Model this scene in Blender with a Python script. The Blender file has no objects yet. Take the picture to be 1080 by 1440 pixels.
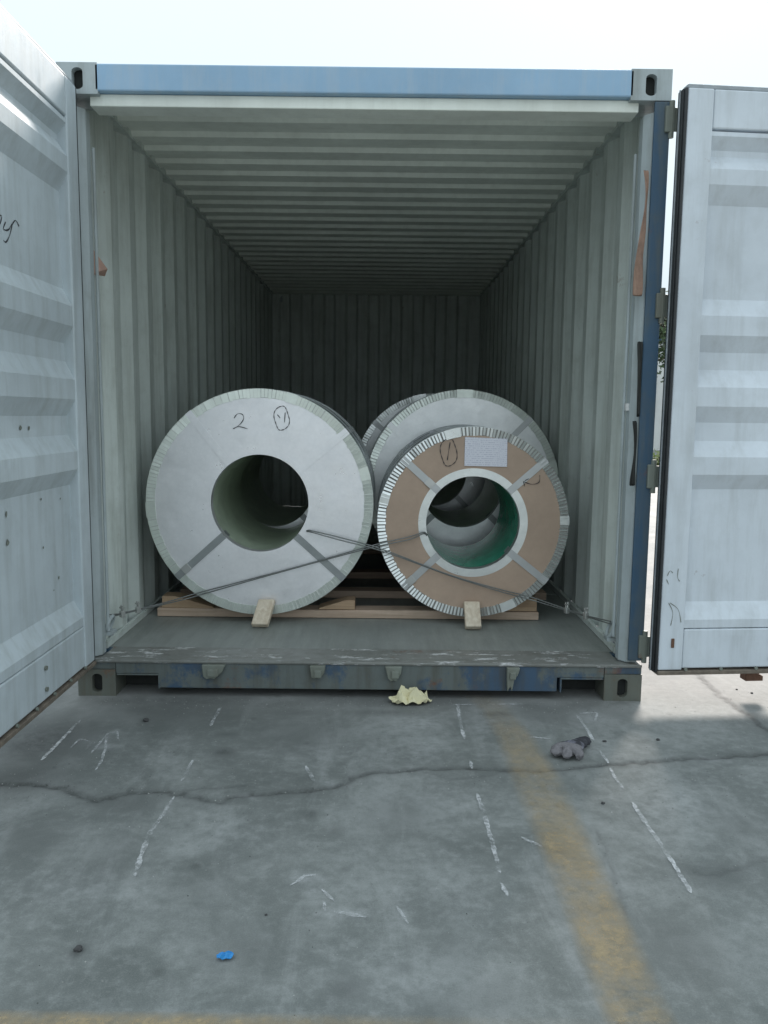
import bpy, bmesh, math, random
import numpy as np
from mathutils import Vector, Matrix, noise as mnoise

sc = bpy.context.scene
random.seed(7)
rng = np.random.default_rng(7)
rad = math.radians
PI = math.pi

# ------------------------------------------------------------------ camera
# metres; X right, Y into the container (its door plane is Y = 0), Z up, ground Z = 0
CAM = np.array([.087, -3.3565, 1.2228]); F = 1127.98
PITCH, YAW, ROLL = .1207, .0026, .0109
fwd = np.array([math.sin(YAW)*math.cos(PITCH), math.cos(YAW)*math.cos(PITCH), -math.sin(PITCH)])
rgt = np.array([math.cos(YAW), -math.sin(YAW), 0.]); dwn = np.cross(fwd, rgt)
RX = math.cos(ROLL)*rgt - math.sin(ROLL)*dwn
DX = math.sin(ROLL)*rgt + math.cos(ROLL)*dwn
cd = bpy.data.cameras.new('camera'); cam = bpy.data.objects.new('camera', cd)
sc.collection.objects.link(cam)
cam.matrix_world = Matrix((
    (RX[0], -DX[0], -fwd[0], CAM[0]), (RX[1], -DX[1], -fwd[1], CAM[1]),
    (RX[2], -DX[2], -fwd[2], CAM[2]), (0, 0, 0, 1)))
cd.sensor_fit = 'VERTICAL'; cd.sensor_height = 36; cd.lens = 36*F/1440
cd.clip_start = .05; cd.clip_end = 3000
sc.camera = cam

def ray(x, y): return fwd + (x-540)/F*RX + (y-720)/F*DX
def onz(x, y, z=0.): d = ray(x, y); return CAM + d*(z-CAM[2])/d[2]
def ony(x, y, Y): d = ray(x, y); return CAM + d*(Y-CAM[1])/d[1]
def onx(x, y, X): d = ray(x, y); return CAM + d*(X-CAM[0])/d[0]

# ------------------------------------------------------------------ world, sun, exposure
SUN_EL, SUN_AZ = rad(37), rad(20)          # behind the container, a little to the right
wd = bpy.data.worlds.new('World'); sc.world = wd; wd.use_nodes = True
nt = wd.node_tree; nt.nodes.clear()
sky = nt.nodes.new('ShaderNodeTexSky'); sky.sky_type = 'NISHITA'; sky.sun_disc = False
sky.sun_elevation = SUN_EL; sky.sun_rotation = SUN_AZ
sky.dust_density = 6; sky.air_density = 1.0; sky.ozone_density = 1.5
hs = nt.nodes.new('ShaderNodeHueSaturation'); hs.inputs['Saturation'].default_value = .35
mx = nt.nodes.new('ShaderNodeMix'); mx.data_type = 'RGBA'; mx.inputs['Factor'].default_value = .985
# thin bright overcast, a little brighter towards the zenith
tc = nt.nodes.new('ShaderNodeTexCoord'); sx = nt.nodes.new('ShaderNodeSeparateXYZ'); nt.links.new(tc.outputs['Generated'], sx.inputs[0])
mr = nt.nodes.new('ShaderNodeMapRange'); mr.inputs['From Min'].default_value = 0; mr.inputs['From Max'].default_value = 1
mr.inputs['To Min'].default_value = .62; mr.inputs['To Max'].default_value = 1; nt.links.new(sx.outputs['Z'], mr.inputs['Value'])
vm = nt.nodes.new('ShaderNodeVectorMath'); vm.operation = 'SCALE'; vm.inputs[0].default_value = (6.0, 6.95, 7.5)
nt.links.new(mr.outputs[0], vm.inputs['Scale']); nt.links.new(vm.outputs[0], mx.inputs['B'])
bg = nt.nodes.new('ShaderNodeBackground'); bg.inputs['Strength'].default_value = .10
wo = nt.nodes.new('ShaderNodeOutputWorld')
nt.links.new(sky.outputs[0], hs.inputs['Color']); nt.links.new(hs.outputs[0], mx.inputs['A'])
nt.links.new(mx.outputs['Result'], bg.inputs['Color']); nt.links.new(bg.outputs[0], wo.inputs['Surface'])

sl = bpy.data.lights.new('sun', 'SUN'); sl.energy = 3.3; sl.angle = rad(14); sl.color = (1, .92, .86)
so = bpy.data.objects.new('sun', sl); sc.collection.objects.link(so)
sd = Vector((math.sin(SUN_AZ)*math.cos(SUN_EL), math.cos(SUN_AZ)*math.cos(SUN_EL), math.sin(SUN_EL)))
so.rotation_euler = sd.to_track_quat('Z', 'Y').to_euler(); so.location = sd*30
sc.view_settings.view_transform = 'Standard'; sc.view_settings.look = 'None'
sc.cycles.max_bounces = 12; sc.cycles.diffuse_bounces = 8
sc.view_settings.exposure = .95; sc.view_settings.gamma = 1; sc.view_settings.use_curve_mapping = False

# ------------------------------------------------------------------ materials
def N(t, kind, **kw):
    n = t.nodes.new('ShaderNode'+kind)
    for k, v in kw.items():
        if k in n.inputs: n.inputs[k].default_value = v
        else: setattr(n, k, v)
    return n
def c4(c): return (c[0], c[1], c[2], 1)
def newmat(name):
    m = bpy.data.materials.new(name); m.use_nodes = True
    t = m.node_tree; t.nodes.clear()
    o = N(t, 'OutputMaterial'); b = N(t, 'BsdfPrincipled')
    t.links.new(b.outputs[0], o.inputs['Surface'])
    return m, t, b, o
def coords(t, scale=(1, 1, 1), loc=(0, 0, 0)):
    g = N(t, 'NewGeometry'); mp = N(t, 'Mapping')
    mp.inputs['Scale'].default_value = scale; mp.inputs['Location'].default_value = loc
    t.links.new(g.outputs['Position'], mp.inputs['Vector']); return mp.outputs[0]
def noi(t, vec, scale, detail=5, rough=.6, dist=0.):
    n = N(t, 'TexNoise'); n.inputs['Scale'].default_value = scale; n.inputs['Detail'].default_value = detail
    n.inputs['Roughness'].default_value = rough; n.inputs['Distortion'].default_value = dist
    t.links.new(vec, n.inputs['Vector']); return n.outputs['Fac']
def ramp(t, fac, a, b, ca=(0, 0, 0), cb=(1, 1, 1)):
    if a > b: a, b, ca, cb = b, a, cb, ca
    r = N(t, 'ValToRGB'); e = r.color_ramp.elements
    e[0].position = a; e[1].position = b; e[0].color = c4(ca); e[1].color = c4(cb)
    t.links.new(fac, r.inputs['Fac']); return r.outputs['Color']
def mixc(t, fac, a, b, mode='MIX'):
    m = N(t, 'Mix', data_type='RGBA', blend_type=mode)
    for s, v in (('Factor', fac), ('A', a), ('B', b)):
        i = [k for k in m.inputs if k.name == s and (k.type == 'VALUE' if s == 'Factor' else k.type == 'RGBA')][0]
        if hasattr(v, 'is_output'): t.links.new(v, i)
        else: i.default_value = v if s == 'Factor' else c4(v)
    return [k for k in m.outputs if k.type == 'RGBA'][0]
def mulf(t, a, b):
    m = N(t, 'Math', operation='MULTIPLY')
    for i, v in enumerate((a, b)):
        if hasattr(v, 'is_output'): t.links.new(v, m.inputs[i])
        else: m.inputs[i].default_value = v
    return m.outputs[0]
def bump(t, b, h, strength, dist=.01):
    n = N(t, 'Bump'); n.inputs['Strength'].default_value = strength; n.inputs['Distance'].default_value = dist
    t.links.new(h, n.inputs['Height']); t.links.new(n.outputs[0], b.inputs['Normal'])

def paint(name, base, dirt=(.16, .15, .12), rust=.0, drip=.5, rough=.45, seed=0., alt=None, altamt=.5, wear=(.5, .5, .48), wearamt=0.):
    m, t, b, o = newmat(name)
    v = coords(t, loc=(seed, seed*1.7, seed*.6)); vs = coords(t, scale=(7, 7, .7), loc=(seed, 0, seed))
    big = noi(t, v, 1.6, 6, .65); mid = noi(t, v, 9, 7, .7); st = noi(t, vs, 2.4, 6, .65); fine = noi(t, v, 70, 4, .7)
    col = mixc(t, ramp(t, big, .3, .72), tuple(k*.86 for k in base), tuple(min(1, k*1.1) for k in base))
    if alt: col = mixc(t, mulf(t, ramp(t, noi(t, coords(t, scale=(1.6, 1, 1.2), loc=(seed+3, 1, 2)), 2.3, 7, .7), .5-.12*altamt, .56-.1*altamt), .9), col, alt)
    col = mixc(t, mulf(t, ramp(t, st, .46, .78), drip), col, dirt)
    col = mixc(t, mulf(t, ramp(t, mid, .5, .8), .5*drip), col, dirt)
    if wearamt: col = mixc(t, mulf(t, ramp(t, noi(t, coords(t, scale=(1, 3, 6), loc=(seed, 5, 1)), 7, 8, .75), .56, .62), wearamt), col, wear)
    if rust:
        rm = ramp(t, noi(t, v, 5.5, 9, .75), .65-rust*.2, .76-rust*.2)
        col = mixc(t, mulf(t, rm, .85), col, mixc(t, fine, (.10, .035, .018), (.26, .11, .05)))
    t.links.new(col, b.inputs['Base Color'])
    t.links.new(ramp(t, mid, .3, .8, (rough-.1,)*3, (rough+.22,)*3), b.inputs['Roughness'])
    b.inputs['Specular IOR Level'].default_value = .35
    bump(t, b, mixc(t, .5, mid, fine), .12, .004)
    return m
def plain(name, col, rough=.6, metal=0., var=.25, scale=18, bstr=.15, seed=0.):
    m, t, b, o = newmat(name)
    v = coords(t, loc=(seed, 0, 0)); n = noi(t, v, scale, 6, .7)
    t.links.new(mixc(t, ramp(t, n, .28, .75), tuple(k*(1-var) for k in col), tuple(min(1, k*(1+var)) for k in col)), b.inputs['Base Color'])
    b.inputs['Roughness'].default_value = rough; b.inputs['Metallic'].default_value = metal
    if bstr: bump(t, b, n, bstr, .003)
    return m
def wood(name, a, b_, axis, seed=0.):
    m, t, b, o = newmat(name)
    s = [14, 14, 14]; s[axis] = .9
    v = coords(t, scale=s, loc=(seed, seed*2, seed*3)); g = noi(t, v, 3, 7, .62, .6); bl = noi(t, coords(t, loc=(seed, 1, 1)), 4, 5, .6)
    col = mixc(t, ramp(t, g, .3, .72), a, b_); col = mixc(t, mulf(t, ramp(t, bl, .5, .8), .4), col, (.2, .15, .1))
    t.links.new(col, b.inputs['Base Color']); b.inputs['Roughness'].default_value = .75
    bump(t, b, g, .3, .003); return m
def steel(name, col, rough, metal, seed=0., smudge=.3):
    m, t, b, o = newmat(name)
    v = coords(t, loc=(seed, seed, seed)); w = noi(t, v, 2.1, 3, .5, .4)
    vo = N(t, 'TexVoronoi'); vo.inputs['Scale'].default_value = 55; t.links.new(v, vo.inputs['Vector'])
    c = mixc(t, ramp(t, noi(t, v, 5, 7, .7), .35, .8), col, tuple(k*(1-smudge) for k in col))
    c = mixc(t, mulf(t, vo.outputs['Distance'], .12), c, (.5, .52, .55))
    c = mixc(t, ramp(t, noi(t, v, 3.3, 6, .7), .69, .73), c, (.3, .3, .31))
    t.links.new(c, b.inputs['Base Color']); b.inputs['Metallic'].default_value = metal
    t.links.new(ramp(t, noi(t, v, 12, 6, .7), .3, .75, (rough-.08,)*3, (rough+.14,)*3), b.inputs['Roughness'])
    bump(t, b, mixc(t, .22, w, noi(t, v, 11, 5, .6)), .32, .02); return m
def worn_marking(name, col, lo, hi, scale=30, soft=True, top=1.):
    m, t, b, o = newmat(name)
    b.inputs['Base Color'].default_value = c4(col); b.inputs['Roughness'].default_value = .9
    v = coords(t); n1 = noi(t, v, scale, 8, .8); n2 = noi(t, v, scale*.16, 4, .6)
    a = mulf(t, ramp(t, mixc(t, .45, n1, n2), lo, hi), top)
    if soft:
        uv = N(t, 'UVMap'); sp = N(t, 'SeparateXYZ'); t.links.new(uv.outputs[0], sp.inputs[0])
        k = N(t, 'Math', operation='PINGPONG'); k.inputs[1].default_value = .5; t.links.new(sp.outputs['Y'], k.inputs[0])
        a = mulf(t, a, ramp(t, k.outputs[0], .0, .24)); a = mulf(t, a, sp.outputs['X'])
    tr = N(t, 'BsdfTransparent'); ms = N(t, 'MixShader')
    t.links.new(a, ms.inputs[0]); t.links.new(tr.outputs[0], ms.inputs[1]); t.links.new(b.outputs[0], ms.inputs[2])
    t.links.new(ms.outputs[0], o.inputs['Surface']); return m

M = {}
M['inner'] = paint('inner_wall_paint', (.60, .645, .61), dirt=(.24, .25, .20), drip=.5, rough=.45, rust=.04, seed=1)
M['roofin'] = paint('inner_roof_paint', (.84, .87, .80), dirt=(.36, .36, .29), drip=.2, rough=.5, seed=4)
M['door'] = paint('door_inner_paint', (.64, .69, .74), dirt=(.30, .31, .29), drip=.36, rust=.03, rough=.38, seed=2)
M['doorL'] = paint('door_inner_paint_darker', (.54, .60, .63), dirt=(.26, .28, .25), drip=.42, rough=.42, seed=9)  # darker version of the door paint, used on the left leaf
M['blue'] = paint('blue_outer_paint', (.045, .095, .155), dirt=(.11, .125, .115), drip=1., rust=.2, seed=3)
M['header'] = paint('header_hazed_blue_paint', (.30, .46, .62), dirt=(.48, .52, .55), drip=.5, rough=.4, seed=13)  # much paler than the frame blue: bright haze at the top put into the colour
M['sill'] = paint('sill_worn_paint', (.135, .155, .15), dirt=(.085, .08, .06), rust=.3, drip=.9, alt=(.05, .095, .16), altamt=.1, seed=5)
M['post'] = paint('post_grey_paint', (.42, .47, .48), dirt=(.15, .15, .12), drip=.6, rust=.08, seed=6)
M['thresh'] = paint('threshold_worn', (.21, .215, .20), dirt=(.10, .09, .07), rust=.3, drip=.5, wear=(.66, .66, .66), wearamt=.95, rough=.4, seed=7)
M['cast'] = paint('casting_worn', (.13, .14, .12), dirt=(.10, .07, .045), rust=.35, drip=.7, seed=8)
M['rusty'] = plain('rusty_steel', (.16, .085, .055), .8, .1, .4, 30, .3)
M['dark'] = plain('dark_underframe', (.03, .032, .03), .9)
M['rubber'] = plain('gasket_rubber', (.025, .028, .03), .55, 0, .3)
M['gasketlight'] = plain('gasket_lip_grey', (.33, .36, .38), .5, 0, .2)
M['lip'] = plain('door_lip_dirty', (.17, .14, .11), .75, 0, .45, 25, .3)
M['hinge'] = paint('hinge_paint', (.20, .22, .19), dirt=(.12, .10, .07), rust=.2, drip=.5, seed=12)
M['floorply'] = None
M['galv'] = steel('galvanised_face', (.95, .94, .955), .34, .6, 2, .12)
M['galv2'] = steel('galvanised_face_second', (.95, .955, .955), .34, .5, 6, .07)
M['ring'] = steel('edge_guard_steel', (.86, .88, .86), .32, .8, 3, .25)
M['ring2'] = steel('edge_guard_green_grey', (.80, .845, .78), .36, .7, 5, .2)
M['barrel'] = steel('wrapped_steel', (.52, .55, .57), .4, .7, 4, .3)
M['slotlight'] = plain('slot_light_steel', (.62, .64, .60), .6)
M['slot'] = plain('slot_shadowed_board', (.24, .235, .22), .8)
M['board'] = plain('fibre_board_tan', (.45, .33, .25), .66, 0, .13, 5, .25)
M['liner'] = plain('green_bore_film', (.045, .33, .21), .22, 0, .4, 9, .6)
M['linergrey'] = plain('grey_green_bore', (.46, .53, .41), .28, .0, .25, 7, .5)
M['strap'] = steel('steel_strap', (.55, .56, .56), .38, .7, 8, .2)
M['strapdark'] = steel('steel_strap_grey', (.36, .38, .38), .42, .6, 8, .25)
M['wire'] = steel('wire_rope_steel', (.22, .23, .22), .5, .6, 9, .3)
M['clip'] = steel('wire_clip_zinc', (.6, .6, .58), .35, .8, 10, .2)
M['ink'] = plain('marker_ink', (.03, .03, .035), .6, 0, .2, 20, 0)
M['plank'] = wood('timber_plank', (.64, .49, .38), (.42, .30, .22), 0, 2)
M['block'] = wood('timber_block', (.78, .69, .56), (.54, .43, .31), 2, 3)
M['wedge'] = wood('timber_wedge', (.52, .37, .24), (.38, .25, .16), 0, 5)
M['rag'] = plain('brown_rag', (.31, .20, .15), .9, 0, .35, 20, .4)
M['pink'] = plain('pinkish_tape', (.48, .30, .24), .8, 0, .2, 20, .2)
M['blackstrap'] = plain('black_webbing', (.018, .02, .018), .7, 0, .3, 60, .4)
M['white'] = plain('white_plastic', (.75, .75, .74), .5, 0, .1)
M['trash'] = plain('pale_paper', (.66, .61, .40), .8, 0, .15, 12, .2)
M['bluescrap'] = plain('blue_plastic', (.02, .25, .60), .4, 0, .2, 30, .2)
M['glovegrey'] = plain('glove_knit', (.26, .235, .25), .95, 0, .35, 70, .5)
M['gloveblack'] = plain('glove_coating', (.035, .035, .042), .6, 0, .4, 50, .5)
M['chalk'] = worn_marking('chalk_white', (.70, .71, .72), .43, .60, 60, False, .75)
M['yellow'] = worn_marking('worn_yellow_paint', (.47, .36, .21), .33, .66, 34)
M['stone'] = plain('dark_stone', (.06, .06, .06), .9)
M['bldg'] = plain('white_render', (.72, .72, .70), .8, 0, .08, 2)
M['bldgblue'] = plain('blue_fascia', (.06, .22, .50), .5, 0, .15, 2)
M['bldgroof'] = plain('roof_sheet', (.28, .29, .30), .5, .3, .15, 3)
M['glass'] = plain('window_glass', (.05, .07, .09), .12, 0, .2, 2, 0)
M['frame'] = plain('window_frame', (.6, .6, .6), .5)
M['bark'] = plain('bark', (.10, .075, .05), .9, 0, .4, 14, .6)
def leafmat(name, c):
    m, t, b, o = newmat(name); oi = N(t, 'NewGeometry')
    col = mixc(t, oi.outputs['Random Per Island'], tuple(k*.55 for k in c), tuple(k*1.5 for k in c))
    t.links.new(col, b.inputs['Base Color']); b.inputs['Roughness'].default_value = .55
    b.inputs['Subsurface Weight'].default_value = 0; return m
M['leaf'] = leafmat('tree_leaf', (.05, .085, .03)); M['leafy'] = leafmat('shrub_leaf', (.11, .14, .03))

def floor_mat():
    m, t, b, o = newmat('container_floor_ply')
    v = coords(t); g = noi(t, coords(t, scale=(3, .35, 1)), 6, 8, .7); bl = noi(t, v, 2.2, 6, .65); f = noi(t, v, 40, 5, .75)
    c = mixc(t, ramp(t, g, .3, .75), (.19, .205, .19), (.29, .305, .285))
    c = mixc(t, mulf(t, ramp(t, bl, .45, .7), .6), c, (.32, .335, .32))
    c = mixc(t, mulf(t, ramp(t, f, .6, .75), .5), c, (.42, .42, .39))
    t.links.new(c, b.inputs['Base Color'])
    t.links.new(ramp(t, bl, .3, .8, (.42,)*3, (.7,)*3), b.inputs['Roughness']); bump(t, b, f, .2, .004); return m
M['floorply'] = floor_mat()

def ground_mat():
    m, t, b, o = newmat('yard_concrete')
    v = coords(t)
    n1 = noi(t, v, .8, 7, .62, .5); n2 = noi(t, v, 2.4, 8, .62, .8); n3 = noi(t, v, 24, 9, .75); n4 = noi(t, v, 260, 6, .9)
    ns = noi(t, coords(t, scale=(1, .22, 1), loc=(3, 1, 0)), 5, 8, .72, .5)       # long scuffed streaks
    c = mixc(t, ramp(t, n1, .30, .72), (.150, .163, .155), (.228, .240, .231))
    c = mixc(t, mulf(t, ramp(t, n2, .50, .68), .55), c, (.33, .342, .334))
    c = mixc(t, mulf(t, ramp(t, n2, .52, .30), .75), c, (.095, .106, .100))
    c = mixc(t, mulf(t, ramp(t, ns, .53, .70), .38), c, (.37, .38, .375))
    c = mixc(t, mulf(t, ramp(t, n3, .50, .70), .34), c, (.40, .41, .405))
    c = mixc(t, mulf(t, ramp(t, n3, .50, .33), .5), c, (.12, .13, .127))
    c = mixc(t, mulf(t, ramp(t, n4, .52, .68), .36), c, (.44, .45, .445))
    c = mixc(t, mulf(t, ramp(t, n4, .48, .33), .5), c, (.11, .118, .116))
    vo = N(t, 'TexVoronoi'); vo.inputs['Scale'].default_value = 5; vo.inputs['Randomness'].default_value = 1
    t.links.new(v, vo.inputs['Vector'])
    c = mixc(t, mulf(t, ramp(t, vo.outputs['Distance'], .10, .04), mulf(t, ramp(t, n3, .4, .6), .6)), c, (.05, .053, .052))
    # sunlight painted in: concrete turns paler and warmer from the door plane backwards
    g = N(t, 'NewGeometry'); sp = N(t, 'SeparateXYZ'); t.links.new(g.outputs['Position'], sp.inputs[0])
    a1 = N(t, 'MapRange'); a1.inputs['From Min'].default_value = -.35; a1.inputs['From Max'].default_value = .25; t.links.new(sp.outputs['Y'], a1.inputs['Value'])
    c = mixc(t, mulf(t, a1.outputs[0], .35), c, mixc(t, n2, (.30, .285, .275), (.42, .40, .385)))
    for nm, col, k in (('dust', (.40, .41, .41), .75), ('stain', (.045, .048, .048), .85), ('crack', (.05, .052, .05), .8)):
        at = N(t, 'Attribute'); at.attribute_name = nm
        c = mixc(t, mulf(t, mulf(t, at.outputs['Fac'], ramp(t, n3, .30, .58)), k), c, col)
    t.links.new(c, b.inputs['Base Color'])
    t.links.new(ramp(t, n2, .3, .75, (.62,)*3, (.9,)*3), b.inputs['Roughness'])
    b.inputs['Specular IOR Level'].default_value = .3
    bump(t, b, mixc(t, .5, n3, n4), .2, .003)
    return m
M['ground'] = ground_mat()

def paper_mat():
    m, t, b, o = newmat('printed_paper')
    uv = N(t, 'UVMap'); sp = N(t, 'SeparateXYZ'); t.links.new(uv.outputs[0], sp.inputs[0])
    fr = N(t, 'Math', operation='MULTIPLY'); fr.inputs[1].default_value = 14; t.links.new(sp.outputs['Y'], fr.inputs[0])
    f2 = N(t, 'Math', operation='FRACT'); t.links.new(fr.outputs[0], f2.inputs[0])
    line = ramp(t, f2.outputs[0], .52, .6)
    mp = N(t, 'Mapping'); mp.inputs['Scale'].default_value = (46, 14, 1); t.links.new(uv.outputs[0], mp.inputs['Vector'])
    n = noi(t, mp.outputs[0], 1, 2, .5)
    c = mixc(t, mulf(t, mulf(t, line, ramp(t, n, .46, .52)), .38), (.74, .74, .80), (.25, .25, .38))
    t.links.new(c, b.inputs['Base Color']); b.inputs['Roughness'].default_value = .7; return m
M['paper'] = paper_mat()

# ------------------------------------------------------------------ mesh helpers
class MB:
    def __init__(s): s.v = []; s.f = []; s.uv = None
    def add(s, vs, fs):
        k = len(s.v); s.v += [tuple(map(float, p)) for p in vs]; s.f += [tuple(i+k for i in f) for f in fs]; return s
    def box(s, x0, x1, y0, y1, z0, z1, mp=None):
        vs = [(x, y, z) for x in (x0, x1) for y in (y0, y1) for z in (z0, z1)]
        if mp: vs = [mp(*p) for p in vs]
        return s.add(vs, [(0, 1, 3, 2), (4, 6, 7, 5), (0, 4, 5, 1), (2, 3, 7, 6), (0, 2, 6, 4), (1, 5, 7, 3)])
    def prism(s, poly, a, b, put):          # poly of 2D points, extruded from a to b; put(p, q, t) -> xyz
        n = len(poly); vs = [put(p, q, a) for p, q in poly]+[put(p, q, b) for p, q in poly]
        fs = [tuple(range(n)), tuple(range(2*n-1, n-1, -1))]+[(i, (i+1) % n, n+(i+1) % n, n+i) for i in range(n)]
        return s.add(vs, fs)
    def strip(s, prof, a, b, put):          # open profile extruded: a folded sheet
        n = len(prof); vs = [put(p, q, a) for p, q in prof]+[put(p, q, b) for p, q in prof]
        return s.add(vs, [(i, i+1, n+i+1, n+i) for i in range(n-1)])
    def tube(s, pts, r, k=8, cap=True):
        P = [Vector(p) for p in pts]; rs = r if hasattr(r, '__len__') else [r]*len(P); base = len(s.v); vs = []
        t0 = (P[1]-P[0]).normalized(); u = t0.orthogonal().normalized()
        for i, p in enumerate(P):
            t = (P[min(i+1, len(P)-1)]-P[max(i-1, 0)]).normalized()
            u = (u-t*u.dot(t)).normalized(); w = t.cross(u)
            vs += [p+(u*math.cos(2*PI*j/k)+w*math.sin(2*PI*j/k))*rs[i] for j in range(k)]
        n = len(P); fs = [(i*k+j, i*k+(j+1) % k, (i+1)*k+(j+1) % k, (i+1)*k+j) for i in range(n-1) for j in range(k)]
        if cap: fs += [tuple(range(k-1, -1, -1)), tuple((n-1)*k+j for j in range(k))]
        return s.add(vs, fs)
    def lathe(s, prof, cx, cz, n=96, close=False):   # prof: list of (r, y), spun about the Y axis through (cx, cz)
        m = len(prof); vs = []
        for i in range(n):
            a = 2*PI*i/n
            vs += [(cx+r*math.cos(a), y, cz+r*math.sin(a)) for r, y in prof]
        fs = []
        for i in range(n):
            j = (i+1) % n
            for q in range(m if close else m-1):
                w = (q+1) % m; fs.append((i*m+q, i*m+w, j*m+w, j*m+q))
        return s.add(vs, fs)
    def build(s, name, mat, parent=None, bev=0, smooth=False, seg=2):
        me = bpy.data.meshes.new(name); me.from_pydata(s.v, [], s.f)
        bm = bmesh.new(); bm.from_mesh(me); bmesh.ops.recalc_face_normals(bm, faces=bm.faces); bm.to_mesh(me); bm.free()
        me.materials.append(M[mat] if isinstance(mat, str) else mat)
        if s.uv:
            l = me.uv_layers.new(name='UVMap')
            for lp in me.loops: l.data[lp.index].uv = s.uv[lp.vertex_index]
        if smooth: me.shade_smooth()
        o = bpy.data.objects.new(name, me); sc.collection.objects.link(o)
        if parent: o.parent = parent
        if bev:
            b = o.modifiers.new('bevel', 'BEVEL'); b.width = bev; b.segments = seg; b.limit_method = 'ANGLE'; b.angle_limit = rad(40)
        if smooth and not bev:
            e = o.modifiers.new('edges', 'EDGE_SPLIT'); e.split_angle = rad(38)
        return o
def thing(name, label, cat, group=None, loc=(0, 0, 0)):
    o = bpy.data.objects.new(name, None); sc.collection.objects.link(o); o.empty_display_size = .1
    o.location = loc; tag(o, label, cat, group); return o
def tag(o, label, cat, group=None):
    o['label'] = label; o['category'] = cat
    if group: o['group'] = group
    return o
def group_node(name, parent):
    o = bpy.data.objects.new(name, None); sc.collection.objects.link(o); o.parent = parent; return o
def smoothpath(pts, n=8):
    P = [Vector(p) for p in pts]; out = []
    for i in range(len(P)-1):
        a, b, c, d = P[max(i-1, 0)], P[i], P[i+1], P[min(i+2, len(P)-1)]
        for k in range(n):
            t = k/n; out.append(.5*((2*b)+(c-a)*t+(2*a-5*b+4*c-d)*t*t+(3*b-a-3*c+d)*t**3))
    return out+[P[-1]]
def ribbon(paths, w, put, name, mat, parent):     # pen strokes on a surface
    m = MB()
    for path in paths:
        p = smoothpath([(a, b, 0) for a, b in path], 6); vs = []
        for i in range(len(p)):
            t = (p[min(i+1, len(p)-1)]-p[max(i-1, 0)]).normalized(); q = Vector((-t.y, t.x, 0))*w*.5*(.7+.3*math.sin(i*.7))
            vs += [put(*(p[i]+q).xy), put(*(p[i]-q).xy)]
        m.add(vs, [(2*i, 2*i+1, 2*i+3, 2*i+2) for i in range(len(p)-1)])
    return m.build(name, mat, parent)

# ------------------------------------------------------------------ ground
def axis(lo, hi, step, far):
    core = np.arange(lo, hi+1e-6, step)
    out = [4]; 
    steps = [.03, .08, .2, .5, 1, 2, 4, 8, 16, 32, 64, 128, 300]
    a = core[0]-np.cumsum(steps); b = core[-1]+np.cumsum(steps)
    return np.concatenate([a[::-1], core, b])
gx = axis(-1.75, 2.05, .011, 500); gy = axis(-2.05, .75, .011, 500)
GX, GY = np.meshgrid(gx, gy, indexing='ij')
def segdist(path):
    D = np.full(GX.shape, 1e3)
    for (x0, y0), (x1, y1) in zip(path[:-1], path[1:]):
        dx, dy = x1-x0, y1-y0; L = dx*dx+dy*dy+1e-12
        t = np.clip(((GX-x0)*dx+(GY-y0)*dy)/L, 0, 1); D = np.minimum(D, np.hypot(GX-x0-t*dx, GY-y0-t*dy))
    return D
def gpath(px, jit=.006, sub=6):
    P = [onz(x, y)[:2] for x, y in px]; out = []
    for a, b in zip(P[:-1], P[1:]):
        for k in range(sub):
            out.append(a+(b-a)*k/sub+rng.normal(0, jit, 2))
    out.append(P[-1]); return [tuple(p) for p in out]
crack = np.zeros(GX.shape); Z = np.zeros(GX.shape)
for px, w, s in (
    ([(-80, 1104), (0, 1103), (50, 1103), (90, 1108), (110, 1118), (135, 1126), (165, 1118), (200, 1113), (245, 1114), (270, 1120), (310, 1127), (345, 1118), (380, 1115), (420, 1112), (450, 1110), (480, 1103), (500, 1092), (540, 1085), (600, 1080), (680, 1080), (720, 1083), (780, 1082), (850, 1076), (900, 1071), (960, 1068), (1010, 1066), (1080, 1060), (1160, 1056)], .012, 1.),
    ([(962, 930), (975, 945), (990, 958), (1005, 972), (1025, 988), (1050, 1005), (1080, 1028), (1140, 1060)], .012, 1.),
    ([(835, 1165), (850, 1200), (865, 1230), (868, 1260), (880, 1285)], .006, .5),
    ([(1090, 1200), (1060, 1212), (1040, 1218), (1010, 1226), (975, 1228)], .008, .5),
    ([(240, 1112), (300, 1108), (345, 1104)], .006, .6), ([(600, 1085), (640, 1095), (700, 1088)], .006, .5)):
    D = segdist(gpath(px)); crack = np.maximum(crack, s*np.clip(1.25-D/w/1.6, 0, 1)); crack = np.maximum(crack, .28*s*np.exp(-(D/.035)**2))
    Z -= .007*s*np.clip(1-D/w, 0, 1)
def blobs(lst):
    A = np.zeros(GX.shape)
    for x, y, rx, ry, s in lst:
        c = onz(x, y); e = onz(x+rx, y); f = onz(x, y+ry)
        A = np.maximum(A, s*np.exp(-(((GX-c[0])/abs(e[0]-c[0]))**2+((GY-c[1])/abs(f[1]-c[1]))**2)*1.2))
    return A
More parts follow.
